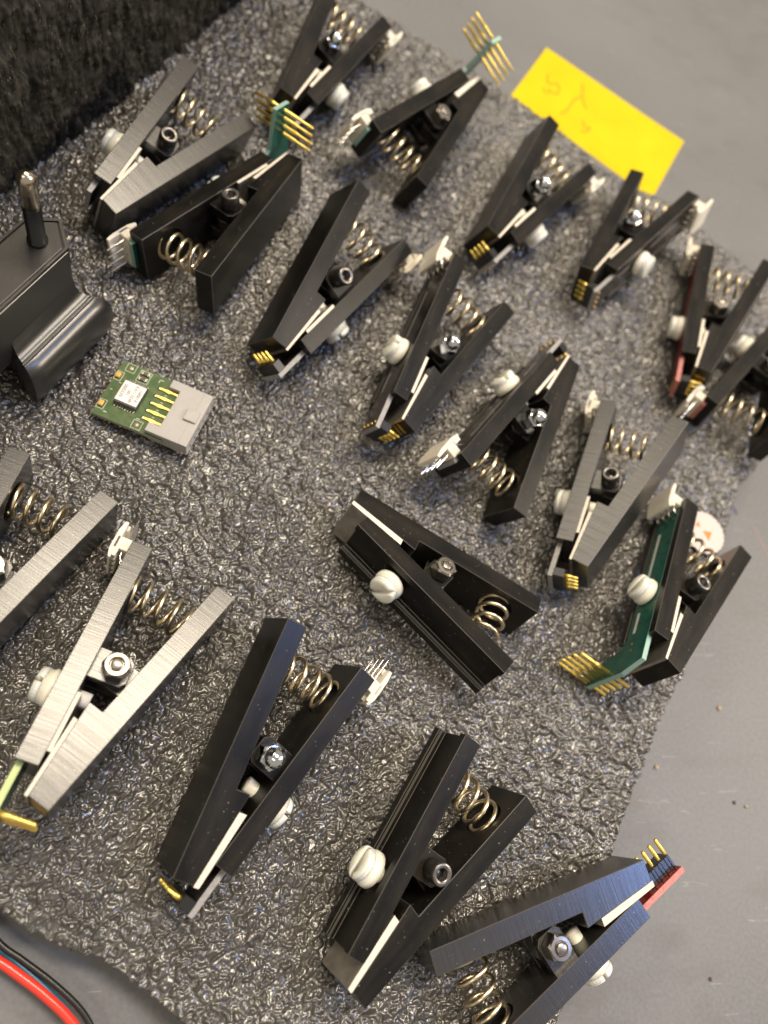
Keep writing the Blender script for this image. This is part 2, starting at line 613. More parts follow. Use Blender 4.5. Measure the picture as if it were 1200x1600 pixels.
def foam_block():
    """the tall dark fibrous block at the upper left, standing on the sheet"""
    p0, p1 = Vector((-120.0, 50.0)), Vector((30.0, 318.0))
    d = (p1 - p0).normalized()
    nrm = Vector((d.y, -d.x))            # towards the clips
    L = (p1 - p0).length
    st = 0.55
    us = np.arange(0, L, st); zs = np.arange(0, 150, st)
    shp = (len(zs), len(us))
    w = rng.standard_normal(shp)
    fz = np.fft.fftfreq(shp[0], st)[:, None]; fu = np.fft.rfftfreq(shp[1], st)[None, :]
    def fld(lu, lz):
        F = np.fft.rfft2(rng.standard_normal(shp)) * np.exp(-((fu * lu) ** 2 + (fz * lz) ** 2))
        r = np.fft.irfft2(F, shp); return r / r.std()
    h = 0.42 * fld(1.2, 6) + 0.5 * fld(5, 14) + 0.25 * fld(0.8, 1.5) - 0.6
    U_, Z_ = np.meshgrid(us, zs)
    P = np.stack([p0.x + d.x * U_ + nrm.x * h, p0.y + d.y * U_ + nrm.y * h, Z_ - 0.4], -1).reshape(-1, 3)
    n = len(P)
    i = np.arange(n).reshape(shp)
    q = np.stack([i[:-1, :-1], i[:-1, 1:], i[1:, 1:], i[1:, :-1]], -1).reshape(-1, 4)
    b = MB()
    b.v = [tuple(x) for x in P]; b.f = q.tolist(); b.m = [0] * len(q); b.s = [True] * len(q)
    # body behind the face
    a0, a1 = p0 - nrm * 1.8, p1 - nrm * 1.8
    c0, c1 = p0 - nrm * 60, p1 - nrm * 60
    b.prism([tuple(c1), tuple(c0), tuple(a0), tuple(a1)], -0.3, 149, 0.5, 0, 0)
    m, nt, p, lk = nm('black_fibre_foam')
    v = coords(nt)
    a = noise(nt, 500, 4, coords(nt, (1, 1, 0.25)))
    c = ramp(nt, a.outputs[0], [(0.35, (0.010, 0.009, 0.007)), (0.75, (0.062, 0.055, 0.041))]).outputs[0]
    sp = noise(nt, 1300, 2, coords(nt, (1, 1, 0.35)))
    c = mixc(nt, ramp(nt, sp.outputs[0], [(0.68, (0, 0, 0)), (0.76, (0.55, 0.55, 0.55))]).outputs[0], c, (0.30, 0.27, 0.21, 1))
    lk.new(c, p.inputs['Base Color'])
    setp(p, Roughness=0.7, Specular_IOR_Level=0.3)
    lk.new(bump(nt, a.outputs[0], 0.0006, 0.8), p.inputs['Normal'])
    me = b.mesh('foam_block', [m])
    o = link('foam_block', me)
    tag(o, 'tall black fibrous foam block standing behind the clips at the upper left', 'foam block')
    # stray fibres caught on the face: one uncountable fuzz
    f = MB()
    for _ in range(900):
        u, z = random.uniform(20, 230), random.uniform(1, 90)
        base = Vector((p0.x + d.x * u, p0.y + d.y * u, z)) + Vector((nrm.x, nrm.y, 0)) * random.uniform(-0.4, 0.5)
        t = Vector((d.x * random.uniform(-1, 1), d.y * random.uniform(-1, 1), random.uniform(-1.6, 1.6)))
        o1 = base + t * random.uniform(0.4, 1.1) + Vector((nrm.x, nrm.y, 0)) * random.uniform(0.1, 0.6)
        o2 = o1 + t * random.uniform(0.3, 0.9) + Vector((nrm.x, nrm.y, 0)) * random.uniform(-0.5, 0.4)
        f.tube([base, o1, o2], 0.035, 3)
    fo = link('fibre_fuzz', f.mesh('fibre_fuzz', [simple('grey_lint', (0.30, 0.27, 0.22), 0.7)]), o)
    fo['kind'] = 'stuff'


foam_block()

# ------------------------------------------------------------------ the spring clips
# A clip is a straight channel arm (A) and a jaw arm (B) on a pivot bolt.  Clip frame: pivot axis = z,
# x towards the jaws along B, y towards A, z from one flank (0) to the other (W).
W = 14.8
LA, TA, UAP, NAP = 53.74, 5.02, 29.7, -5.02
LB, TB, UBP, NBP = 59.26, 5.29, 29.68, 9.72
UN, HN, HT = 38.73, 8.84, 5.12
SPR = 10.0                                   # spring seat from the tail end

POSE = {
    1: (32.052, 243.160, 3.083, -1.8190, -0.2761, 0.0865, 0.2673, 1),
    2: (71.450, 223.417, 3.295, 1.1299, 0.2939, -0.0116, 0.2710, 1),
    3: (-15.670, 183.162, 2.983, -2.2373, -0.2371, -0.0127, 0.3025, -1),
    4: (9.145, 161.614, 2.665, 1.1506, -0.1925, 0.0673, 0.2843, 1),
    5: (34.868, 147.778, 5.539, -1.9473, -0.4975, 0.1548, 0.2819, 1),
    6: (108.946, 202.380, 3.095, -2.0130, -0.2524, 0.0789, 0.2657, 1),
    7: (153.201, 191.743, 3.418, -2.0613, 0.3311, 0.0007, 0.2857, 1),
    8: (71.359, 129.783, 3.198, -2.1961, -0.2948, 0.0127, 0.2778, -1),
    9: (186.283, 162.966, 3.975, -2.1672, 0.3612, 0.1109, 0.2881, -1),
    10: (201.260, 141.423, 3.786, 1.1677, -0.1877, -0.0024, 0.3548, 1),
    11: (98.224, 107.802, 3.053, 1.1736, 0.2668, -0.0161, 0.2896, 1),
    12: (133.330, 86.413, 5.817, -2.2085, 0.5472, 0.1623, 0.2837, -1),
    13: (69.222, 52.606, 2.734, 2.6764, 0.2775, -0.0074, 0.3281, 1),
    14: (147.544, 55.271, 5.948, -2.3859, 0.0017, -0.1910, 0.2918, -1),
    15: (-37.299, 45.290, 3.165, -2.1344, 0.0145, -0.1091, 0.3071, -1),
    16: (-8.833, 24.046, 4.644, -2.1893, 0.0363, -0.1541, 0.2934, -1),
    17: (23.890, 10.960, 3.925, -1.9290, -0.2941, 0.1076, 0.2872, 1),
    18: (64.425, -13.929, 3.026, -2.4225, -0.2565, -0.0107, 0.3159, -1),
    19: (97.880, -33.532, 2.079, 0.3025, -0.0203, -0.0501, 0.2987, -1),
}


def pose_matrix(i):
    x, y, z, yaw, roll, pitch, phi, s = POSE[i]
    M = Matrix.Translation((x, y, z)) @ Matrix.Rotation(yaw, 4, 'Z') @ Matrix.Rotation(pitch, 4, 'Y') @ Matrix.Rotation(roll, 4, 'X')
    if s < 0:                                # the clip lies on its other flank
        M = M @ Matrix.Translation((0, 0, W)) @ Matrix.Rotation(math.pi, 4, 'X')
    return M


MB_ = Matrix.Translation((-UBP, -NBP, 0))    # B coordinates (u, n, z) -> clip


def MA_(phi):                                # A coordinates -> clip
    return Matrix.Rotation(-phi, 4, 'Z') @ Matrix.Translation((-UAP, -NAP, 0))


def lug(b, u, n_root, n_tip, z0, z1, mi, me):
    """hinge lug with clipped corners from n_root towards n_tip, centred on u"""
    s = 1 if n_tip > n_root else -1
    r = 3.5
    pts = [(u - r, n_root), (u + r, n_root), (u + r, n_tip - s * 1.2), (u + r - 1.2, n_tip), (u - r + 1.2, n_tip), (u - r, n_tip - s * 1.2)]
    if s < 0:
        pts = pts[::-1]
    b.prism(pts, z0, z1, 0.12, mi, me, round_edges=False)


def jaw_arm(b):
    poly = [(0, 0), (LB, 0), (LB, HT), (UN, HN), (UN, TB), (0, TB)]
    b.prism(poly, 0, W, 0.13, 0, 1, mi_hole=2,
            hole=dict(edge=4, c=(SPR, TB, W / 2), e1=(1, 0, 0), e2=(0, 0, 1), dir=(0, -1, 0), r=5.0, depth=2.6))
    lug(b, UBP, TB - 0.4, NBP + 3.3, 5.1, W - 5.1, 0, 1)


def channel_arm(b):
    c0, c1, fl = 2.5, 12.3, 3.2
    poly = [(0, 0), (W, 0), (W, TA), (c1, TA), (c1, TA - 0.7), (c1 - 0.5, TA - 0.7), (c1 - 0.5, fl), (c0 + 0.5, fl), (c0 + 0.5, TA - 0.7), (c0, TA - 0.7), (c0, TA), (0, TA)]
    # profile in (z, n) extruded along u
    b.prism(poly, 0, LA, 0.13, 0, 1, mi_hole=2, T=lambda z, n, u: (u, n, z),
            hole=dict(edge=0, c=(SPR, 0, W / 2), e1=(1, 0, 0), e2=(0, 0, 1), dir=(0, 1, 0), r=5.0, depth=2.0))
    lug(b, UAP, 0.4, NAP - 3.3, 1.8, 4.9, 0, 1)
    lug(b, UAP, 0.4, NAP - 3.3, W - 4.9, W - 1.8, 0, 1)


def bolt_shape(b):
    b.lathe([(1.45, -1.4), (1.45, W + 1.2)], n=14, mi=0)
    b.lathe([(2.6, -1.3), (2.75, -1.0), (2.75, 1.7), (2.6, 1.79)], n=20, mi=0, hexmask=[0, 1, 1, 0], smooth=False)


def socket_head(b):                          # h measured from the lug face
    n = 24
    b.lathe([(2.45, 0), (2.7, 0.25), (2.7, 4.4), (2.45, 4.75), (1.75, 4.75), (1.5, 4.6), (1.3, 4.5), (1.28, 2.9)], n=n, mi=[0, 0, 0, 1, 1, 0, 0], hexmask=[0, 0, 0, 0, 0, 0, 1, 1])


def hex_nut(b):
    b.lathe([(2.6, 0), (2.78, 0.25), (2.78, 3.5), (2.55, 3.95), (1.75, 4.0), (1.5, 3.75), (1.45, 3.5)], n=24, mi=0, hexmask=[0, 1, 1, 0, 0, 0, 0], smooth=False)
    b.lathe([(1.3, 3.0), (1.3, 4.2), (1.05, 4.35)], n=16, mi=0)


def cap_nut(b):
    b.lathe([(2.6, 0), (2.78, 0.25), (2.78, 3.4), (2.62, 3.75)], n=24, mi=0, hexmask=[0, 1, 1, 0], smooth=False)
    prof = [(2.5, 3.7)]
    for k in range(9):
        t = math.pi / 2 * k / 9
        prof.append((2.45 * math.cos(t), 4.3 + 2.6 * math.sin(t)))
    prof.append((0.15, 6.92))
    b.lathe(prof, n=24, mi=0)


def nylon_screw(b):
    """flange and slotted cheese head; axis = +n (y), origin on the arm's outer face"""
    T = ((0, 0, 0), (0, 1, 0))
    b.lathe([(3.9, 0.0), (4.3, 0.35), (4.3, 1.5), (4.1, 1.9), (3.95, 2.0), (3.95, 3.0)], T, n=26, mi=0)
    b.lathe([(1.9, -7.6), (1.9, -0.1)], T, n=14, mi=0)
    for sgn in (1, -1):
        pts = []
        t0 = math.asin(0.55 / 3.95)
        for k in range(13):
            t = t0 + (math.pi - 2 * t0) * k / 12
            pts.append((3.95 * math.cos(t), sgn * 3.95 * math.sin(t)))
        if sgn < 0:
            pts = pts[::-1]
        # stacked slices make the domed rim
        for (z0, z1, sc) in ((2.9, 4.0, 1.0),):
            b.prism([(x * sc, y * sc) for x, y in pts], z0, z1, 0.0, 0, T=lambda x, y, z: (x, z, y), round_edges=False, smooth=False)
        V, F = [], []
        K = len(pts)
        rings = [(1.0, 4.0), (0.97, 4.35), (0.88, 4.62), (0.72, 4.78)]
        for sc, h in rings:
            V += [(x * sc, h, max(0.55, abs(y) * sc) * sgn) for x, y in pts]
        for r in range(len(rings) - 1):
            for k in range(K):
                k2 = (k + 1) % K
                F.append([r * K + k, r * K + k2, (r + 1) * K + k2, (r + 1) * K + k])
        F.append([(len(rings) - 1) * K + k for k in range(K)])
        b.add(V, F, 0, True)


def spring_shape(b, p0, p1, d0, d1, turns=4.9, r=4.15, wr=0.57):
    """compression spring between two seats, seat normals d0 / d1"""
    p0, p1, d0, d1 = Vector(p0), Vector(p1), Vector(d0).normalized(), Vector(d1).normalized()
    pts = []
    N = 120
    Lg = (p1 - p0).length
    for k in range(N + 1):
        t = k / N
        # end coils lie flat on their seats
        s = 0.04 + 0.92 * (t * t * (3 - 2 * t) * 0.35 + t * 0.65)
        h = ((1 - s) ** 3 * p0 + 3 * (1 - s) ** 2 * s * (p0 + d0 * Lg * 0.34) + 3 * (1 - s) * s * s * (p1 - d1 * Lg * 0.34) + s ** 3 * p1)
        ax = (d0 * (1 - s) + d1 * s).normalized()
        z = Vector((0, 0, 1)); x = z.cross(ax).normalized()
        a = 2 * math.pi * turns * t + 0.9
        pts.append(h + (x * math.cos(a) + z * math.sin(a)) * r)
    b.tube(pts, wr, 7)


def header_body(b):
    """friction-lock pin header: block, lock wall (A coordinates)"""
    z0, z1 = 2.3, 12.5
    b.box(-1.0, 2.3, 4.75, 8.9, z0, z1, 0, 0.15)
    pts = [(-5.2, 8.1), (5.2, 8.1), (5.2, 8.8), (3.0, 9.5), (-2.6, 9.5), (-5.2, 9.0)]
    b.prism(pts, z0, z1, 0.15, 0)
    b.prism([(-5.3, 7.5), (-4.0, 7.5), (-3.4, 8.2), (-5.3, 8.2)], z0 + 2.2, z1 - 2.2, 0.08, 0)
    for k in range(5):
        z = W / 2 - 5.08 + 2.54 * k
        b.box(2.2, 4.6, 7.2, 8.2, z - 0.35, z + 0.35, 0, 0.08)


def header_pin(b):
    b.tube([(-7.6, 6.5, 0), (-7.2, 6.5, 0), (2.4, 6.5, 0), (3.8, 6.3, 0), (4.7, 5.6, 0), (5.2, 4.6, 0)], [0.12, 0.3, 0.3, 0.3, 0.28, 0.26], 6)


def strip_shape(b, u1, flare=None, chunky=1.45, ext=11.0):
    """circuit strip in the channel; mi 0 = faces, 1 = cut edges"""
    z0, z1 = 3.1, 11.7
    if flare is None:
        poly = [(-1.2, z0), (u1, z0), (u1, z1), (-1.2, z1)]
    else:                                    # foot widening towards low z by ext
        poly = [(-1.2, z0), (LA - 1.5, z0), (LA + 2.2, z0 - 3.0), (LA + 4.6, z0 - ext), (LA + 10.6, z0 - ext), (LA + 10.6, z0 + 1.0), (LA + 8.0, z1), (-1.2, z1)]
        if flare == 'up':                    # towards high z
            poly = [(u, W - z) for u, z in poly][::-1]
    b.prism(poly, 3.24, 3.24 + chunky, 0.05, 0, 1, T=lambda u, z, n: (u, n, z), round_edges=False, mi_side=1)


def silk_line(b):
    n = 3.24 + 1.45 + 0.02
    for u0, u1 in ((11, 29.5), (43.5, 51)):
        b.box(u0, u1, n - 0.01, n + 0.012, 9.0, 10.0, 0, 0.0)


def gold_pin(b):                             # along -y from the origin, 1.27 pitch spring pin
    b.lathe([(0.62, -0.2), (0.62, 2.0), (0.46, 2.1), (0.46, 3.7), (0.22, 4.0)], ((0, 0, 0), (0, -1, 0)), n=10, mi=0)


def fat_pin(b):
    b.lathe([(0.75, -0.4), (0.75, 3.6), (0.62, 3.7), (0.58, 7.6), (0.3, 7.8)], ((0, 0, 0), (0, -1, 0)), n=12, mi=0)


def long_pin(b, dn=11.5):                             # through the board, +y (outside) and -y (inside)
    b.lathe([(0.3, -dn), (0.42, 0.3 - dn), (0.42, -5.6), (0.56, -5.5), (0.56, 4.2), (0.68, 4.3), (0.68, 6.2), (0.52, 6.3), (0.52, 10.8), (0.22, 11.6)], ((0, 0, 0), (0, 1, 0)), n=10, mi=0)


def tall_pin(b):                             # thin dark shaft with a gold crown
    b.lathe([(0.16, -0.2), (0.16, 5.0)], ((0, 0, 0), (0, -1, 0)), n=8, mi=1)
    b.lathe([(0.44, 4.4), (0.52, 4.5), (0.52, 8.4), (0.36, 8.7)], ((0, 0, 0), (0, -1, 0)), n=10, mi=0)


def jaw_shim(b, th=1.05):                    # B coordinates: plate on the wedge face
    sl = (HT - HN) / (LB - UN)
    u0, u1 = UN + 4.2, LB + 0.35
    y = lambda u: HN + sl * (u - UN) + 0.02
    b.prism([(u0, y(u0)), (u1, y(u1)), (u1, y(u1) + th * 0.7), (u0, y(u0) + th)], -0.03, W + 0.03, 0.06, 1, 1, round_edges=False, mi_side=0)


def arm_shim(b):                             # A coordinates
    b.prism([(37.5, -0.95), (LA - 3.2, -0.95), (LA - 3.2, -0.02), (37.5, -0.02)], 0.03, W - 0.03, 0.05, 1, 1, round_edges=False, mi_side=0)


# style, head, strip, end, extras
BOARD = {'black': ('pcb_black', 'pcb_black_edge', 'silk_grey'), 'green': ('pcb_green', 'pcb_green_edge', 'silk'),
         'lime': ('pcb_green', 'pcb_lime_edge', 'silk'), 'red': ('pcb_red', 'pcb_red_edge', 'silk')}
G = 'spring clips lying on the foam sheet'
CLIPS = {
    1: ('black', 'cap', 'black', 'pogo', 'black spring clip with chrome cap nut at the top edge, tail cut by the frame'),
    2: ('black', 'nut', 'green', 'up', 'black spring clip whose long gold pins hang over the bench beside the yellow note'),
    3: ('milled', 'socket', 'black', 'short', 'dark grey spring clip with a finely grooved jaw, nearest the fibrous black block'),
    4: ('black', 'socket', 'green', 'up', 'dusty black spring clip whose teal board with gold pins stands upright, below the grooved clip'),
    5: ('black', 'socket', 'black', 'pogo', 'black spring clip with round screw head and broad flank visible, right of the teal-board clip'),
    6: ('black', 'cap', 'black', 'pogo', 'black spring clip with chrome cap nut whose tail corner overlaps the yellow note'),
    7: ('black', 'cap', 'black', 'pogo', 'black spring clip with chrome cap nut just below the lowest corner of the yellow note'),
    8: ('black', 'cap', 'black', 'pogo', 'black spring clip with chrome cap nut, channelled back facing left, gold pads on jaw end'),
    9: ('black', 'nut', 'red', 'pogo', 'black spring clip with red board strip and hex nut, jaws pointing down, near right edge'),
    10: ('black', 'nut', 'red', 'short', 'black spring clip with red board strip cut off by the right edge, header facing left'),
    11: ('black', 'cap', 'black', 'pogo', 'black spring clip with chrome cap nut, jaws pointing up right and spring at the bottom'),
    12: ('milled', 'socket', 'black', 'pogo', 'brushed dark grey spring clip with round screw head, leaning beside the green board clip'),
    13: ('black', 'nut', None, None, 'black spring clip without board lying crosswise in the middle, slotted white screw in its channel'),
    14: ('black', 'socket', 'green', 'down', 'black spring clip holding a long green board strip with a fan of gold pins'),
    15: ('milled', 'nut', 'black', 'short', 'grey brushed spring clip cut off by the left edge, above the bright silvery clip'),
    16: ('milled', 'nut', 'lime', 'fat', 'bright silvery brushed spring clip with hex nut and a pale green board edge'),
    17: ('black', 'cap', 'black', 'pogo', 'black spring clip with shiny cap nut and bluish tail, beside the bright silvery clip'),
    18: ('black', 'socket', None, None, 'black spring clip without board, empty channel facing left, near the bottom centre'),
    19: ('milled', 'nut', 'red', 'row', 'grey-blue spring clip at the bottom edge with gold pins on a dark red board'),
}


def build_clip(i):
    style, head, board, end, label = CLIPS[i]
    s, phi = POSE[i][7], POSE[i][6]
    root = empty('spring_clip', mmat(pose_matrix(i)))
    tag(root, label, 'spring clip', G)
    A, B = mmat(MA_(phi)), mmat(MB_)
    am = [style, 'edge_' + style, 'bore']
    link('jaw_arm', shared('jaw_arm|' + style, jaw_arm, am), root, B)
    link('channel_arm', shared('channel_arm|' + style, channel_arm, am), root, A)
    # pivot: head on the flank that faces up
    top = Matrix.Translation((0, 0, W)) if s > 0 else Matrix.Rotation(math.pi, 4, 'X')
    flip = Matrix.Identity(4) if s > 0 else Matrix.Translation((0, 0, W)) @ Matrix.Rotation(math.pi, 4, 'X')
    link('pivot_bolt', shared('pivot_bolt', bolt_shape, ['steel']), root, mmat(flip))
    hm = flip @ Matrix.Translation((0, 0, W - 1.79)) @ Matrix.Rotation(random.uniform(0, 1), 4, 'Z')
    if head == 'socket':
        link('socket_screw_head', shared('socket_screw_head', socket_head, ['black_oxide', 'oxide_rim']), root, mmat(hm))
    elif head == 'nut':
        link('hex_nut', shared('hex_nut', hex_nut, ['steel']), root, mmat(hm))
    else:
        link('cap_nut', shared('cap_nut', cap_nut, ['chrome']), root, mmat(hm))
    # spring between the bored seats
    a = MA_(phi)
    pa = a @ Vector((SPR - 0.5, 1.5, W / 2)); da = (a.to_3x3() @ Vector((0, 1, 0)))
    pb = MB_ @ Vector((SPR, TB - 2.0, W / 2))
    sb = MB()
    spring_shape(sb, pb, pa, (0, 1, 0), da, turns=4.9 + random.uniform(-0.2, 0.4))
    link('spring', sb.mesh('spring', ['spring']), root)
    # nylon screw through the channel arm
    off = TA - 0.05
    ns = Matrix.Translation((37, off, W / 2)) @ Matrix.Rotation({13: 0.9, 14: 2.2, 19: 1.6}.get(i, random.uniform(0, 3.1)), 4, 'Y')
    link('nylon_screw', shared('nylon_screw', nylon_screw, ['nylon']), root, mmat(MA_(phi) @ ns))
    # shims
    thick = i in (13, 17, 18, 19, 2)
    link('jaw_shim', shared('jaw_shim|%d' % thick, lambda b: jaw_shim(b, 1.9 if thick else 1.05), ['shim_face', 'shim_edge']), root, B)
    if not thick:
        link('arm_shim', shared('arm_shim', arm_shim, ['shim_face', 'shim_edge']), root, A)
    if i in (8, 9, 16):
        for k in range(4):
            z = W / 2 - 3.0 + 2.0 * k
            pb_ = shared('contact_pad', lambda b: b.box(LB + 0.02, LB + 0.10, 0.9, HT - 0.5, -0.5, 0.5, 0, 0.0), ['gold_worn'])
            link('contact_pad', pb_, root, mmat(MB_ @ Matrix.Translation((0, 0, z))))
    if not board:
        return root
    face, edge, silk = BOARD[board]
    u1 = {'pogo': LA + 11.0, 'short': LA + 4.0, 'fat': LA + 12, 'row': LA + 16.5}.get(end, LA)
    flare = end if end in ('up', 'down') else None
    if s < 0 and flare:                      # the clip frame is upside down
        flare = {'up': 'down', 'down': 'up'}[flare]
    st = link('circuit_strip', shared('circuit_strip|%s%s' % (board, end), lambda b: strip_shape(b, u1, flare, ext=14.0 if i == 14 else 15.5), [face, edge]), root, A)
    if i in (8, 11, 12, 14, 7, 4, 17):
        link('silkscreen_line', shared('silkscreen_line|' + silk, silk_line, [silk]), st)
    # pin header at the tail
    if i not in (3, 15):
      hd = link('pin_header', shared('pin_header', header_body, ['white_plastic']), root, A)
      hp = shared('header_pin', header_pin, ['tin'])
      for k in range(4):
        link('header_pin', hp, hd, mmat(Matrix.Translation((0, 0, W / 2 - 3.81 + 2.54 * k))))
    n0 = 3.24
    if end == 'pogo':
        bl = shared('pin_block', lambda b: b.box(u1 - 3.0, u1 - 0.3, n0 - 3.2, n0 + 0.02, W / 2 - 4.6, W / 2 + 4.6, 0, 0.12), ['pin_block'])
        link('pin_block', bl, st)
        gp = shared('contact_pin', gold_pin, ['gold'])
        for k in range(4):
            link('contact_pin', gp, st, mmat(Matrix.Translation((u1 - 1.65, n0 - 3.1, W / 2 - 3.3 + 2.2 * k))))
        sd = shared('solder_joint', lambda b: b.lathe([(0.45, 0), (0.42, 0.2), (0.2, 0.6)], ((0, 0, 0), (0, 1, 0)), n=8, mi=0), ['gold_worn'])
        for k in range(4):
            link('solder_joint', sd, st, mmat(Matrix.Translation((u1 - 1.65, n0 + 1.44, W / 2 - 3.3 + 2.2 * k))))
    elif end in ('up', 'down'):
        lp = shared('contact_pin|long%d' % (i == 14), lambda b: long_pin(b, 6.0 if i == 14 else 11.5), ['gold'])
        zc = 3.1 - (14.0 if i == 14 else 15.5) + 5.6
        zc = W - zc if flare == 'up' else zc
        for k in range(5 if i in (14,) else 4):
            dz = (-3.81 + 2.54 * k)
            o = link('contact_pin', lp, st, mmat(Matrix.Translation((LA + 8.6 + random.uniform(-0.1, 0.1), n0 + 0.7 + random.uniform(-0.6, 0.6), zc + dz))))
        vi = shared('via', lambda b: b.lathe([(0.4, 0), (0.4, 0.03)], ((0, 0, 0), (0, 1, 0)), n=10, mi=0), ['copper'])
        for (u, z) in ((LA + 1.0, 9.4), (LA + 3.4, 9.0)):
            link('via', vi, st, mmat(Matrix.Translation((u, n0 + 1.44, z if flare == 'up' else W - z))))
    elif end == 'fat':
        fp = shared('contact_pin|fat', fat_pin, ['gold'])
        for k in range(4):
            link('contact_pin', fp, st, mmat(Matrix.Translation((u1 - 2.2, n0, W / 2 - 3.81 + 2.54 * k))))
    elif end == 'row':
        bl = shared('pin_block|row', lambda b: b.box(u1 - 10.6, u1 - 0.2, n0 - 3.4, n0 + 0.02, 5.4, 10.4, 0, 0.12), ['pin_block'])
        tp = shared('contact_pin|tall', tall_pin, ['gold', 'pin_block'])
        for zz in (1,):
            link('pin_block', bl, st)
            for k in range(4):
                link('contact_pin', tp, st, mmat(Matrix.Translation((u1 - 1.5 - 2.5 * k, n0 - 0.1, 4.3))))
    return root


for i in sorted(CLIPS):
    build_clip(i)

# ------------------------------------------------------------------ yellow note under the foam edge
m, nt, p, lk = nm('yellow_paper')
nn = noise(nt, 60, 3, coords(nt))
lk.new(ramp(nt, nn.outputs[0], [(0.3, (0.58, 0.435, 0.002)), (0.7, (0.64, 0.495, 0.003))]).outputs[0], p.inputs['Base Color'])
setp(p, Roughness=0.75, Specular_IOR_Level=0.2)
NQ = [(119.4, 278.1), (139.0, 313.5), (206.3, 279.0), (183.9, 239.8)]
note = empty('sticky_note', Matrix.Translation((162 * S, 277 * S, BENCH_Z * S)))
tag(note, 'yellow paper note with faint pencil marks, tucked under the foam edge on the grey bench', 'sticky note')
b = MB()
A0, A1, A2, A3 = [Vector((x - 162, y - 277, 0)) for x, y in NQ]
V, F = [], []
NU, NV = 28, 16
for k in range(NV + 1):
    for j in range(NU + 1):
        u, v = j / NU, k / NV
        q = (A0 * (1 - v) + A1 * v) * (1 - u) + (A3 * (1 - v) + A2 * v) * u
        q.z = 0.12 + 2.2 * max(0, v - 0.35) ** 2 + 0.15 * math.sin(5 * u + 1) * v + 0.5 * u * v
        V.append(q)
o_ = len(V)
for k in range(NV):
    for j in range(NU):
        i0 = k * (NU + 1) + j
        F.append([i0, i0 + 1, i0 + NU + 2, i0 + NU + 1])
b.add(V, F, 0, True)
V2 = [q - Vector((0, 0, 0.1)) for q in V]
b.add(V2, [f[::-1] for f in F], 0, True)
link('paper', b.mesh('paper', [m]), note)


def on_note(u, v):
    q = (A0 * (1 - v) + A1 * v) * (1 - u) + (A3 * (1 - v) + A2 * v) * u
    q.z = 0.12 + 2.2 * max(0, v - 0.35) ** 2 + 0.15 * math.sin(5 * u + 1) * v + 0.5 * u * v + 0.0
    return q


pen = simple('pencil_mark', (0.20, 0.14, 0.012), 0.7)
strokes = [[(0.10, .66), (0.12, .55), (0.15, .55), (0.17, .60), (0.20, .57), (0.21, .48), (0.18, .44)],
           [(0.12, .42), (0.15, .38), (0.17, .44), (0.15, .47)],
           [(0.30, .84), (0.33, .72), (0.36, .62), (0.40, .55)],
           [(0.33, .66), (0.31, .55), (0.31, .45), (0.31, .34), (0.29, .24)],
           [(0.42, .36), (0.45, .30), (0.48, .33), (0.47, .24), (0.44, .22)]]
for sidx, st in enumerate(strokes):
    b = MB()
    b.tube(smooth_path([on_note(u, v) for u, v in st], 6)  , 0.26, 5)
    link('pencil_mark', b.mesh('pencil_mark', [pen]), note)

# ------------------------------------------------------------------ round white sticker with orange triangles
st = empty('round_sticker', mmat(Matrix.Translation((172.2, 82.2, 1.75)) @ Matrix.Rotation(math.radians(3), 4, Vector((0.5, 0.85, 0)))))
tag(st, 'round white sticker with orange triangles and a scalloped edge beside the green board clip', 'sticker')
b = MB()
pts = []
for k in range(96):
    t = 2 * math.pi * k / 96
    r = 8.0 + 0.2 * math.cos(24 * t)
    pts.append((r * math.cos(t), r * 0.93 * math.sin(t)))
b.prism(pts, 0, 0.22, 0.0, 0)
link('paper_disc', b.mesh('paper_disc', [simple('white_sticker', (0.58, 0.50, 0.46), 0.5)]), st)
om = simple('orange_print', (0.85, 0.20, 0.015), 0.5)
for (cx, cy, r, a) in ((1.2, -0.6, 2.2, 0.5), (-2.4, 2.6, 1.3, 1.3), (1.0, -6.0, 1.0, 0.2)):
    b = MB()
    b.prism([(cx + r * math.cos(a + k * 2.0944), cy + r * math.sin(a + k * 2.0944)) for k in range(3)], 0.21, 0.25, 0.0, 0)
    link('printed_triangle', b.mesh('printed_triangle', [om]), st)

# ------------------------------------------------------------------ wires at the lower left
RW = [(x * 1.02, y * 1.02) for x, y in [(-48, -12.5), (-38, -20.0), (-28.0, -30.6), (-22.3, -34.6), (-15.9, -39.0), (-9.9, -43.9), (-6.6, -48.0), (-4.5, -52.5), (-3.0, -60), (-3, -75)]]


def wire(name, path, r, matn, label):
    b = MB()
    b.tube(smooth_path(path, 8), r, 12)
    o = link(name, b.mesh(name, [matn]))
    tag(o, label, 'wire', 'wires on the bench')


zr = BENCH_Z + 4.2
wire('wire', [(x, y, zr) for x, y in RW], 1.08, simple('red_insulation', (0.72, 0.040, 0.022), 0.30, coat=0.3), 'thick red wire curving over the bench at the lower left corner')
wire('wire', [(x + 2.0, y + 1.6, zr - 0.3 - 0.0 * k) for k, (x, y) in enumerate(RW)], 0.7, simple('black_insulation', (0.010, 0.010, 0.010), 0.32), 'thin black wire running along the outer side of the red wire')
wire('wire', [(x + 1.6 - 0.3 * k, y + 1.9 - 0.3 * k, zr - 1.4) for k, (x, y) in enumerate(RW)], 0.7, simple('teal_insulation', (0.012, 0.13, 0.20), 0.32), 'teal wire half hidden between the red and the black wire')

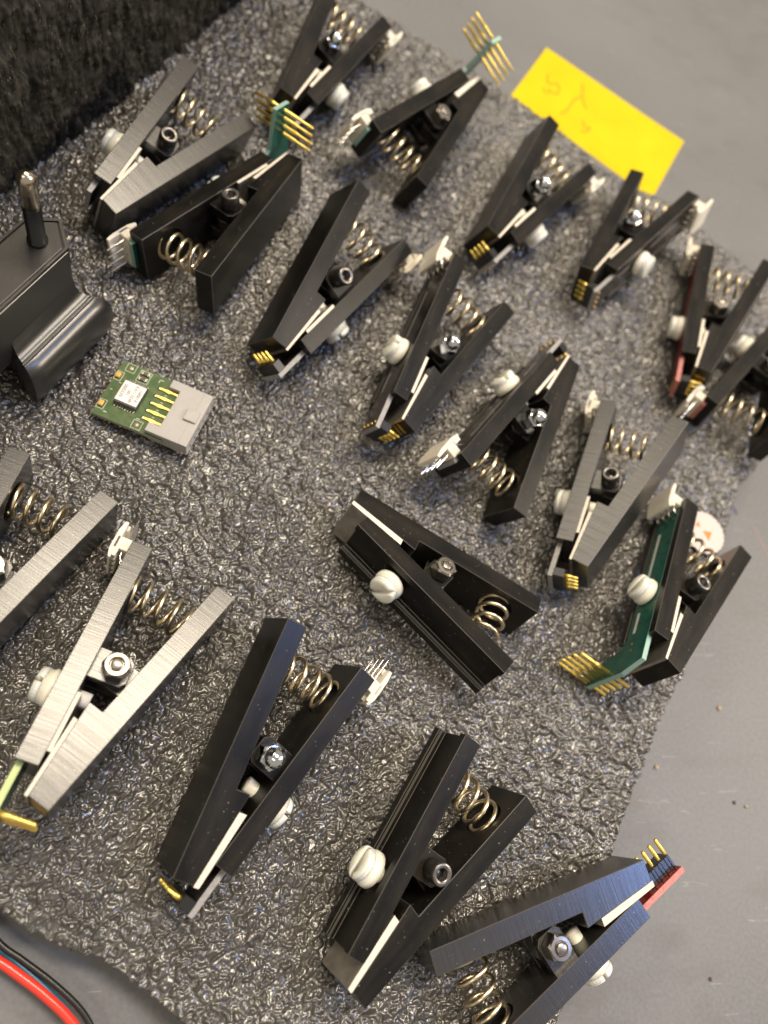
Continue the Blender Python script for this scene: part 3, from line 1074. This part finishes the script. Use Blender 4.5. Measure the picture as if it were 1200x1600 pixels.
# ------------------------------------------------------------------ black plug adapter with a metal-tipped pin
plug = empty('plug_adapter', mmat(Matrix.Translation((-37.0, 122.1, 0)) @ Matrix.Rotation(math.atan2(0.872, 0.49), 4, 'Z')))
tag(plug, 'black power plug adapter with one upright metal-tipped pin, cut by the left edge', 'plug adapter')
m, nt, p, lk = nm('black_moulded_plastic')
nn = noise(nt, 1600, 3, coords(nt))
setp(p, Base_Color=rgb((0.014, 0.0135, 0.013)), Roughness=0.32, Specular_IOR_Level=0.9)
lk.new(bump(nt, nn.outputs[0], 0.00003, 0.5), p.inputs['Normal'])
MAT['plug'] = m
# local x along the long axis, local y = to the left of it; the flange rolls out on -y
HEX = [(-27, 6.2), (-31, 0), (-27, -6.2), (3.2, -6.2), (8.8, 0.3), (3.6, 6.4)]
b = MB()
b.prism(HEX, 14.5, 35.3, 0.5, 0)
link('body', b.mesh('body', ['plug']), plug)
b = MB()
ins = [(x * 0.90 - 0.5, y * 0.84) for x, y in HEX]
b.prism(ins, 35.0, 36.0, 0.25, 0)
link('face_plate', b.mesh('face_plate', [simple('dusty_black_plastic', (0.026, 0.024, 0.021), 0.42, grain=0.00003, gscale=1600)]), plug)
b = MB()
rim_o = HEX
rim_i = [(x * 0.925 - 0.4, y * 0.885) for x, y in HEX]
V = [(x, y, 35.2) for x, y in rim_o] + [(x, y, 35.95) for x, y in [(a * 0.985, c * 0.98) for a, c in rim_o]] + [(x, y, 35.95) for x, y in rim_i] + [(x, y, 35.1) for x, y in rim_i]
F = []
for r in range(3):
    for k in range(6):
        k2 = (k + 1) % 6
        F.append([r * 6 + k, r * 6 + k2, (r + 1) * 6 + k2, (r + 1) * 6 + k])
b.add(V, F, 0)
link('face_rim', b.mesh('face_rim', ['plug']), plug)
# flange: profile (b outward, z)
prof = [(6.0, 24.0), (6.25, 22.0), (6.5, 20.4), (7.0, 19.0), (7.7, 18.0), (8.5, 17.3), (9.1, 17.0), (9.25, 16.3), (9.45, 16.25), (9.6, 16.6), (10.1, 16.55), (10.9, 16.2), (11.8, 15.6),
        (12.6, 14.7), (13.2, 13.5), (13.6, 12.0), (13.8, 10.2), (13.8, 8.0), (13.5, 5.5), (12.9, 3.0), (12.0, 1.0), (11.0, 0.3), (5.5, 0.3)]
b = MB()
NX = 14
V, F = [], []
for j in range(NX + 1):
    for (q, z) in prof:
        o_ = max(0.0, q - 6.3)
        x0, x1 = -19.8 - 0.30 * o_, 3.4 + 0.80 * o_
        x = x0 + (x1 - x0) * j / NX
        # rounded ends of the roll
        e = max(0, 1 - (x - x0) / 2.0) if x - x0 < 2.0 else (max(0, 1 - (x1 - x) / 2.5) if x1 - x < 2.5 else 0)
        sh = 0.35 * e * e * max(0, (q - 9.3)) * 0.6
        V.append((x, -(q - sh), z - sh * 0.7))
K = len(prof)
for j in range(NX):
    for k in range(K - 1):
        F.append([j * K + k, j * K + k + 1, (j + 1) * K + k + 1, (j + 1) * K + k])
b.add(V, F, 0, True)
b.add([V[k] for k in range(K)], [list(range(K))], 0)
b.add([V[NX * K + k] for k in range(K)], [list(range(K))[::-1]], 0)
link('rolled_flange', b.mesh('rolled_flange', ['plug']), plug)
b = MB()
b.box(-17.5, 3.0, -6.2, 6.2, 0.3, 15, 0, 0.6)
link('base_block', b.mesh('base_block', ['plug']), plug)
pin = MB()
pin.lathe([(2.35, 35.9), (2.35, 36.9), (2.05, 37.0), (2.05, 47.6), (1.98, 47.7)], n=24, mi=0)
po = link('contact_pin', pin.mesh('contact_pin', [simple('pin_sleeve', (0.010, 0.010, 0.010), 0.22)]), plug)
tip = MB()
pr = [(1.98, 47.65), (1.98, 55.2), (2.02, 55.4)]
for k in range(1, 8):
    t = math.pi / 2 * k / 8
    pr.append((2.02 * math.cos(t), 55.4 + 2.2 * math.sin(t)))
pr.append((0.1, 57.6))
tip.lathe(pr, n=24, mi=0)
link('metal_tip', tip.mesh('metal_tip', [simple('nickel_pin', (0.66, 0.58, 0.46), 0.16, 1.0)]), po)

# ------------------------------------------------------------------ small green circuit board with a grey socket connector
e1 = Vector((0.940, -0.341, 0)); e2 = Vector((0.341, 0.940, 0))
Mm = Matrix(((e1.x, e2.x, 0, -23.4), (e1.y, e2.y, 0, 96.0), (0, 0, 1, 2.9), (0, 0, 0, 1))) @ Matrix.Rotation(math.radians(-4.5), 4, 'Y')
mod = empty('circuit_board', mmat(Mm))
tag(mod, 'small green circuit board with a white-labelled chip and a grey socket connector', 'circuit board')
m, nt, p, lk = nm('green_module_board')
n1_ = noise(nt, 420, 3, coords(nt))
c_ = ramp(nt, n1_.outputs[0], [(0.40, (0.050, 0.105, 0.030)), (0.62, (0.095, 0.135, 0.050))]).outputs[0]
n2_ = noise(nt, 900, 2, coords(nt))
c_ = mixc(nt, ramp(nt, n2_.outputs[0], [(0.66, (0, 0, 0)), (0.72, (0.6, 0.6, 0.6))]).outputs[0], c_, (0.22, 0.13, 0.05, 1))
lk.new(c_, p.inputs['Base Color']); setp(p, Roughness=0.45, Specular_IOR_Level=0.3)
MAT['module'] = m
b = MB()
b.prism([(0, 0), (20, 0), (20, 18.4), (0, 18.4)], -1.5, 0, 0.06, 0, 1, round_edges=False, mi_side=1)
link('board', b.mesh('board', ['module', simple('module_board_edge', (0.36, 0.38, 0.28), 0.55)]), mod)
MAT['grey_plastic'] = simple('grey_connector_plastic', (0.40, 0.385, 0.36), 0.5, vary=0.05, grain=0.00002, gscale=1800)
b = MB()
zt, zbm = 1.75, -3.3
b.prism([(15, 0.4), (27, 0.4), (27, 18.0), (15, 18.0), (15, 15.3), (18.2, 15.3), (18.2, 3.2), (15, 3.2)], 0.05, zt, 0.12, 0)
# body under the board level and a face with two rows of openings
b.prism([(15.6, 0.5), (24.6, 0.5), (24.6, 17.9), (15.6, 17.9)], zbm, -1.55, 0.1, 0)
b.prism([(20.1, 0.42), (24.6, 0.42), (24.6, 17.98), (20.1, 17.98)], -1.6, 0.1, 0.05, 0)
conn = link('socket_connector', b.mesh('socket_connector', ['grey_plastic']), mod)
b = MB()
for zz in (zbm, -0.95, zt - 0.35):
    b.box(24.5, 27.0, 0.45, 17.95, zz, zz + 0.42 if zz > zbm else zz + 0.4, 0, 0.05)
for k in range(7):
    y = 0.5 + k * (17.4 - 0.5) / 6
    b.box(24.5, 26.95, y, y + 0.5, zbm + 0.05, zt - 0.1, 0, 0.05)
link('socket_grid', b.mesh('socket_grid', ['grey_plastic']), conn)
b = MB(); b.box(22.6, 26.2, 7.7, 11.2, zt - 0.05, zt + 0.7, 0, 0.12)
link('key_bump', b.mesh('key_bump', ['grey_plastic']), conn)
for k in range(5):
    y = 14.5 - 2.57 * k
    b = MB()
    pts = [(12.6, -0.32), (14.0, -0.32), (14.6, -0.5), (15.6, -0.5), (16.2, -0.3), (19.0, -0.3), (19.0, 0.3), (16.2, 0.3), (15.6, 0.5), (14.6, 0.5), (14.0, 0.32), (12.6, 0.32)]
    b.prism([(x, y + q) for x, q in pts], 0.12, 0.42, 0.05, 0)
    link('contact', b.mesh('contact', ['gold']), mod)
    b = MB(); b.lathe([(0.55, 0.0), (0.5, 0.25), (0.25, 0.4)], ((12.5, y, 0), (0, 0, 1)), n=10, mi=0)
    link('solder_joint', b.mesh('solder_joint', ['tin']), mod)
b = MB(); b.box(3.8, 10.2, 4.9, 12.5, 0.15, 1.75, 0, 0.1)
chip = link('chip', b.mesh('chip', [simple('chip_resin', (0.055, 0.052, 0.055), 0.45)]), mod)
b = MB(); b.box(3.9, 10.1, 5.5, 12.0, 1.74, 1.82, 0, 0.0)
lab = link('label', b.mesh('label', [simple('white_label', (0.80, 0.78, 0.74), 0.55)]), chip)
leg = shared('chip_leg', lambda b: b.box(-0.16, 0.16, -0.75, 0.15, 0.03, 0.3, 0, 0.03), ['tin'])
for k in range(8):
    x = 4.4 + k * 0.75
    link('chip_leg', leg, chip, mmat(Matrix.Translation((x, 4.8, 0))))
    link('chip_leg', leg, chip, mmat(Matrix.Translation((x, 12.6, 0)) @ Matrix.Rotation(math.pi, 4, 'Z')))
ink = simple('label_ink', (0.10, 0.09, 0.09), 0.6)
for txt, x, sz in (('16BB1A', 8.75, 1.25), ('KA11.0268', 7.35, 1.25), ('-001', 5.95, 1.2), ('000339', 4.35, 1.45)):
    cu = bpy.data.curves.new('lettering', 'FONT')
    cu.body = txt; cu.size = sz * S; cu.extrude = 0.00001; cu.align_x = 'CENTER'
    to = bpy.data.objects.new('lettering', cu); COL.objects.link(to)
    bpy.context.view_layer.update()
    dg = bpy.context.evaluated_depsgraph_get()
    me = bpy.data.meshes.new_from_object(to.evaluated_get(dg))
    bpy.data.objects.remove(to)
    me.materials.clear(); me.materials.append(ink)
    # text runs towards -y of the board; its lines stack towards -x
    Mt = Matrix.Translation((x, 8.75, 1.84)) @ Matrix.Rotation(-math.pi / 2, 4, 'Z')
    link('lettering', me, chip, mmat(Mt))


def ring(b, x, y, hx, hy, w=0.14, z=0.012):
    for (a, c, d, e) in ((x - hx, x + hx, y - hy, y - hy + w), (x - hx, x + hx, y + hy - w, y + hy), (x - hx, x - hx + w, y - hy + w, y + hy - w), (x + hx - w, x + hx, y - hy + w, y + hy - w)):
        b.box(a, c, d, e, 0.001, z, 0, 0.0)


MAT['mod_silk'] = simple('board_silkscreen', (0.55, 0.58, 0.46), 0.5)
for (x, y) in ((2.9, 16.9), (12.1, 1.6)):
    b = MB(); b.lathe([(0.62, 0), (0.62, 0.03)], ((x, y, 0), (0, 0, 1)), n=16, mi=0)
    link('test_pad', b.mesh('test_pad', [simple('pale_copper', (0.80, 0.60, 0.40), 0.4, 0.5)]), mod)
    b = MB(); ring(b, x, y, 1.35, 1.35)
    link('silkscreen_box', b.mesh('silkscreen_box', ['mod_silk']), mod)
MAT['lamp_yellow'] = simple('amber_lens', (0.72, 0.40, 0.08), 0.3, sss=0.2)
for (x, y) in ((0.95, 13.3), (1.0, 3.4)):
    b = MB(); b.box(x - 0.65, x + 0.65, y - 0.85, y + 0.85, 0.05, 0.8, 0, 0.2)
    link('light_diode', b.mesh('light_diode', ['lamp_yellow']), mod)
    b = MB(); ring(b, x + 0.1, y, 1.05, 1.5)
    link('silkscreen_box', b.mesh('silkscreen_box', ['mod_silk']), mod)
MAT['resistor'] = simple('dark_ceramic', (0.10, 0.07, 0.05), 0.4)
for (x, y) in ((7.2, 16.8), (7.2, 14.9)):
    b = MB(); b.box(x - 0.7, x + 0.7, y - 0.5, y + 0.5, 0.03, 0.55, 0, 0.06)
    ro = link('resistor', b.mesh('resistor', ['resistor']), mod)
    for q in (-0.95, 0.95):
        b = MB(); b.box(x + q - 0.32, x + q + 0.32, y - 0.55, y + 0.55, 0.02, 0.58, 0, 0.08)
        link('end_cap', b.mesh('end_cap', [MAT['tin']]), ro)
b = MB(); ring(b, 7.2, 15.85, 1.7, 1.95)
for k in range(4):
    y = 13.2 - 2.57 * k
    b.box(14.6, 15.3, y - 0.1, y + 0.1, 0.001, 0.012, 0, 0.0)
for (x, y, w, h) in ((3.3, 8.8, 0.12, 3.0), (12.0, 17.1, 0.5, 0.12), (11.4, 16.6, 0.12, 0.5), (2.4, 11.4, 0.4, 0.12), (3.0, 1.6, 0.5, 0.12), (11.6, 3.4, 0.5, 0.12), (1.2, 8.6, 0.3, 0.12)):
    b.box(x - w, x + w, y - h, y + h, 0.001, 0.012, 0, 0.0)
link('silkscreen_lines', b.mesh('silkscreen_lines', ['mod_silk']), mod)

# ------------------------------------------------------------------ crumbs and marks on the bench
cm = simple('tan_crumb', (0.42, 0.32, 0.20), 0.7)
dk = simple('brown_crumb', (0.10, 0.075, 0.05), 0.7)
crumbs = [(173.5, 25.5, 0.75, cm, 'tan crumb on the bench level with the green board clip'),
          (147.3, 7.5, 0.7, cm, 'tan sliver on the bench near the right edge of the foam'),
          (173.7, -2.4, 0.6, dk, 'brown crumb on the bench, left one of a close pair'),
          (177.8, -3.6, 0.55, cm, 'tan crumb on the bench, right one of a close pair'),
          (156.3, -47.9, 0.6, dk, 'dark crumb on the bench at the bottom right')]
for x, y, r, mt, lb in crumbs:
    x, y = x * 1.02, y * 1.02
    b = MB()
    V, F = [], []
    b.lathe([(r * 0.5, 0.01), (r, r * 0.3), (r * 0.8, r * 0.7), (r * 0.25, r * 0.95)], ((x, y, BENCH_Z), (random.uniform(-.3, .3), random.uniform(-.3, .3), 1)), n=7, mi=0)
    b.v = [(px + random.uniform(-.2, .2) * r, py + random.uniform(-.2, .2) * r, max(BENCH_Z + 0.01, pz)) for px, py, pz in b.v]
    o = link('crumb', b.mesh('crumb', [mt]))
    tag(o, lb, 'crumb', 'crumbs on the bench')


def mark(pts, w, col, label, name):
    b = MB()
    path = smooth_path([(x * 1.02, y * 1.02, BENCH_Z + 0.02) for x, y in pts], 6)
    V, F = [], []
    n = len(path)
    for k, q in enumerate(path):
        d = (path[min(k + 1, n - 1)] - path[max(k - 1, 0)]).normalized()
        t = k / (n - 1)
        ww = w * math.sin(math.pi * (0.08 + 0.84 * t)) * random.uniform(0.8, 1.1)
        s_ = Vector((-d.y, d.x, 0)) * ww
        V += [q + s_, q - s_]
    for k in range(n - 1):
        F.append([2 * k, 2 * k + 1, 2 * k + 3, 2 * k + 2])
    b.add(V, F, 0)
    o = link(name, b.mesh(name, [simple(name + '_ink', col, 0.6)]), bench)


mark([(193.2, 97.4), (194.2, 95.7), (194.9, 93.6)], 1.1, (0.075, 0.065, 0.11), '', 'ink_spot')
mark([(200.8, 92), (202.6, 87.3), (205.5, 79), (208, 70)], 0.35, (0.26, 0.165, 0.155), '', 'pink_streak')
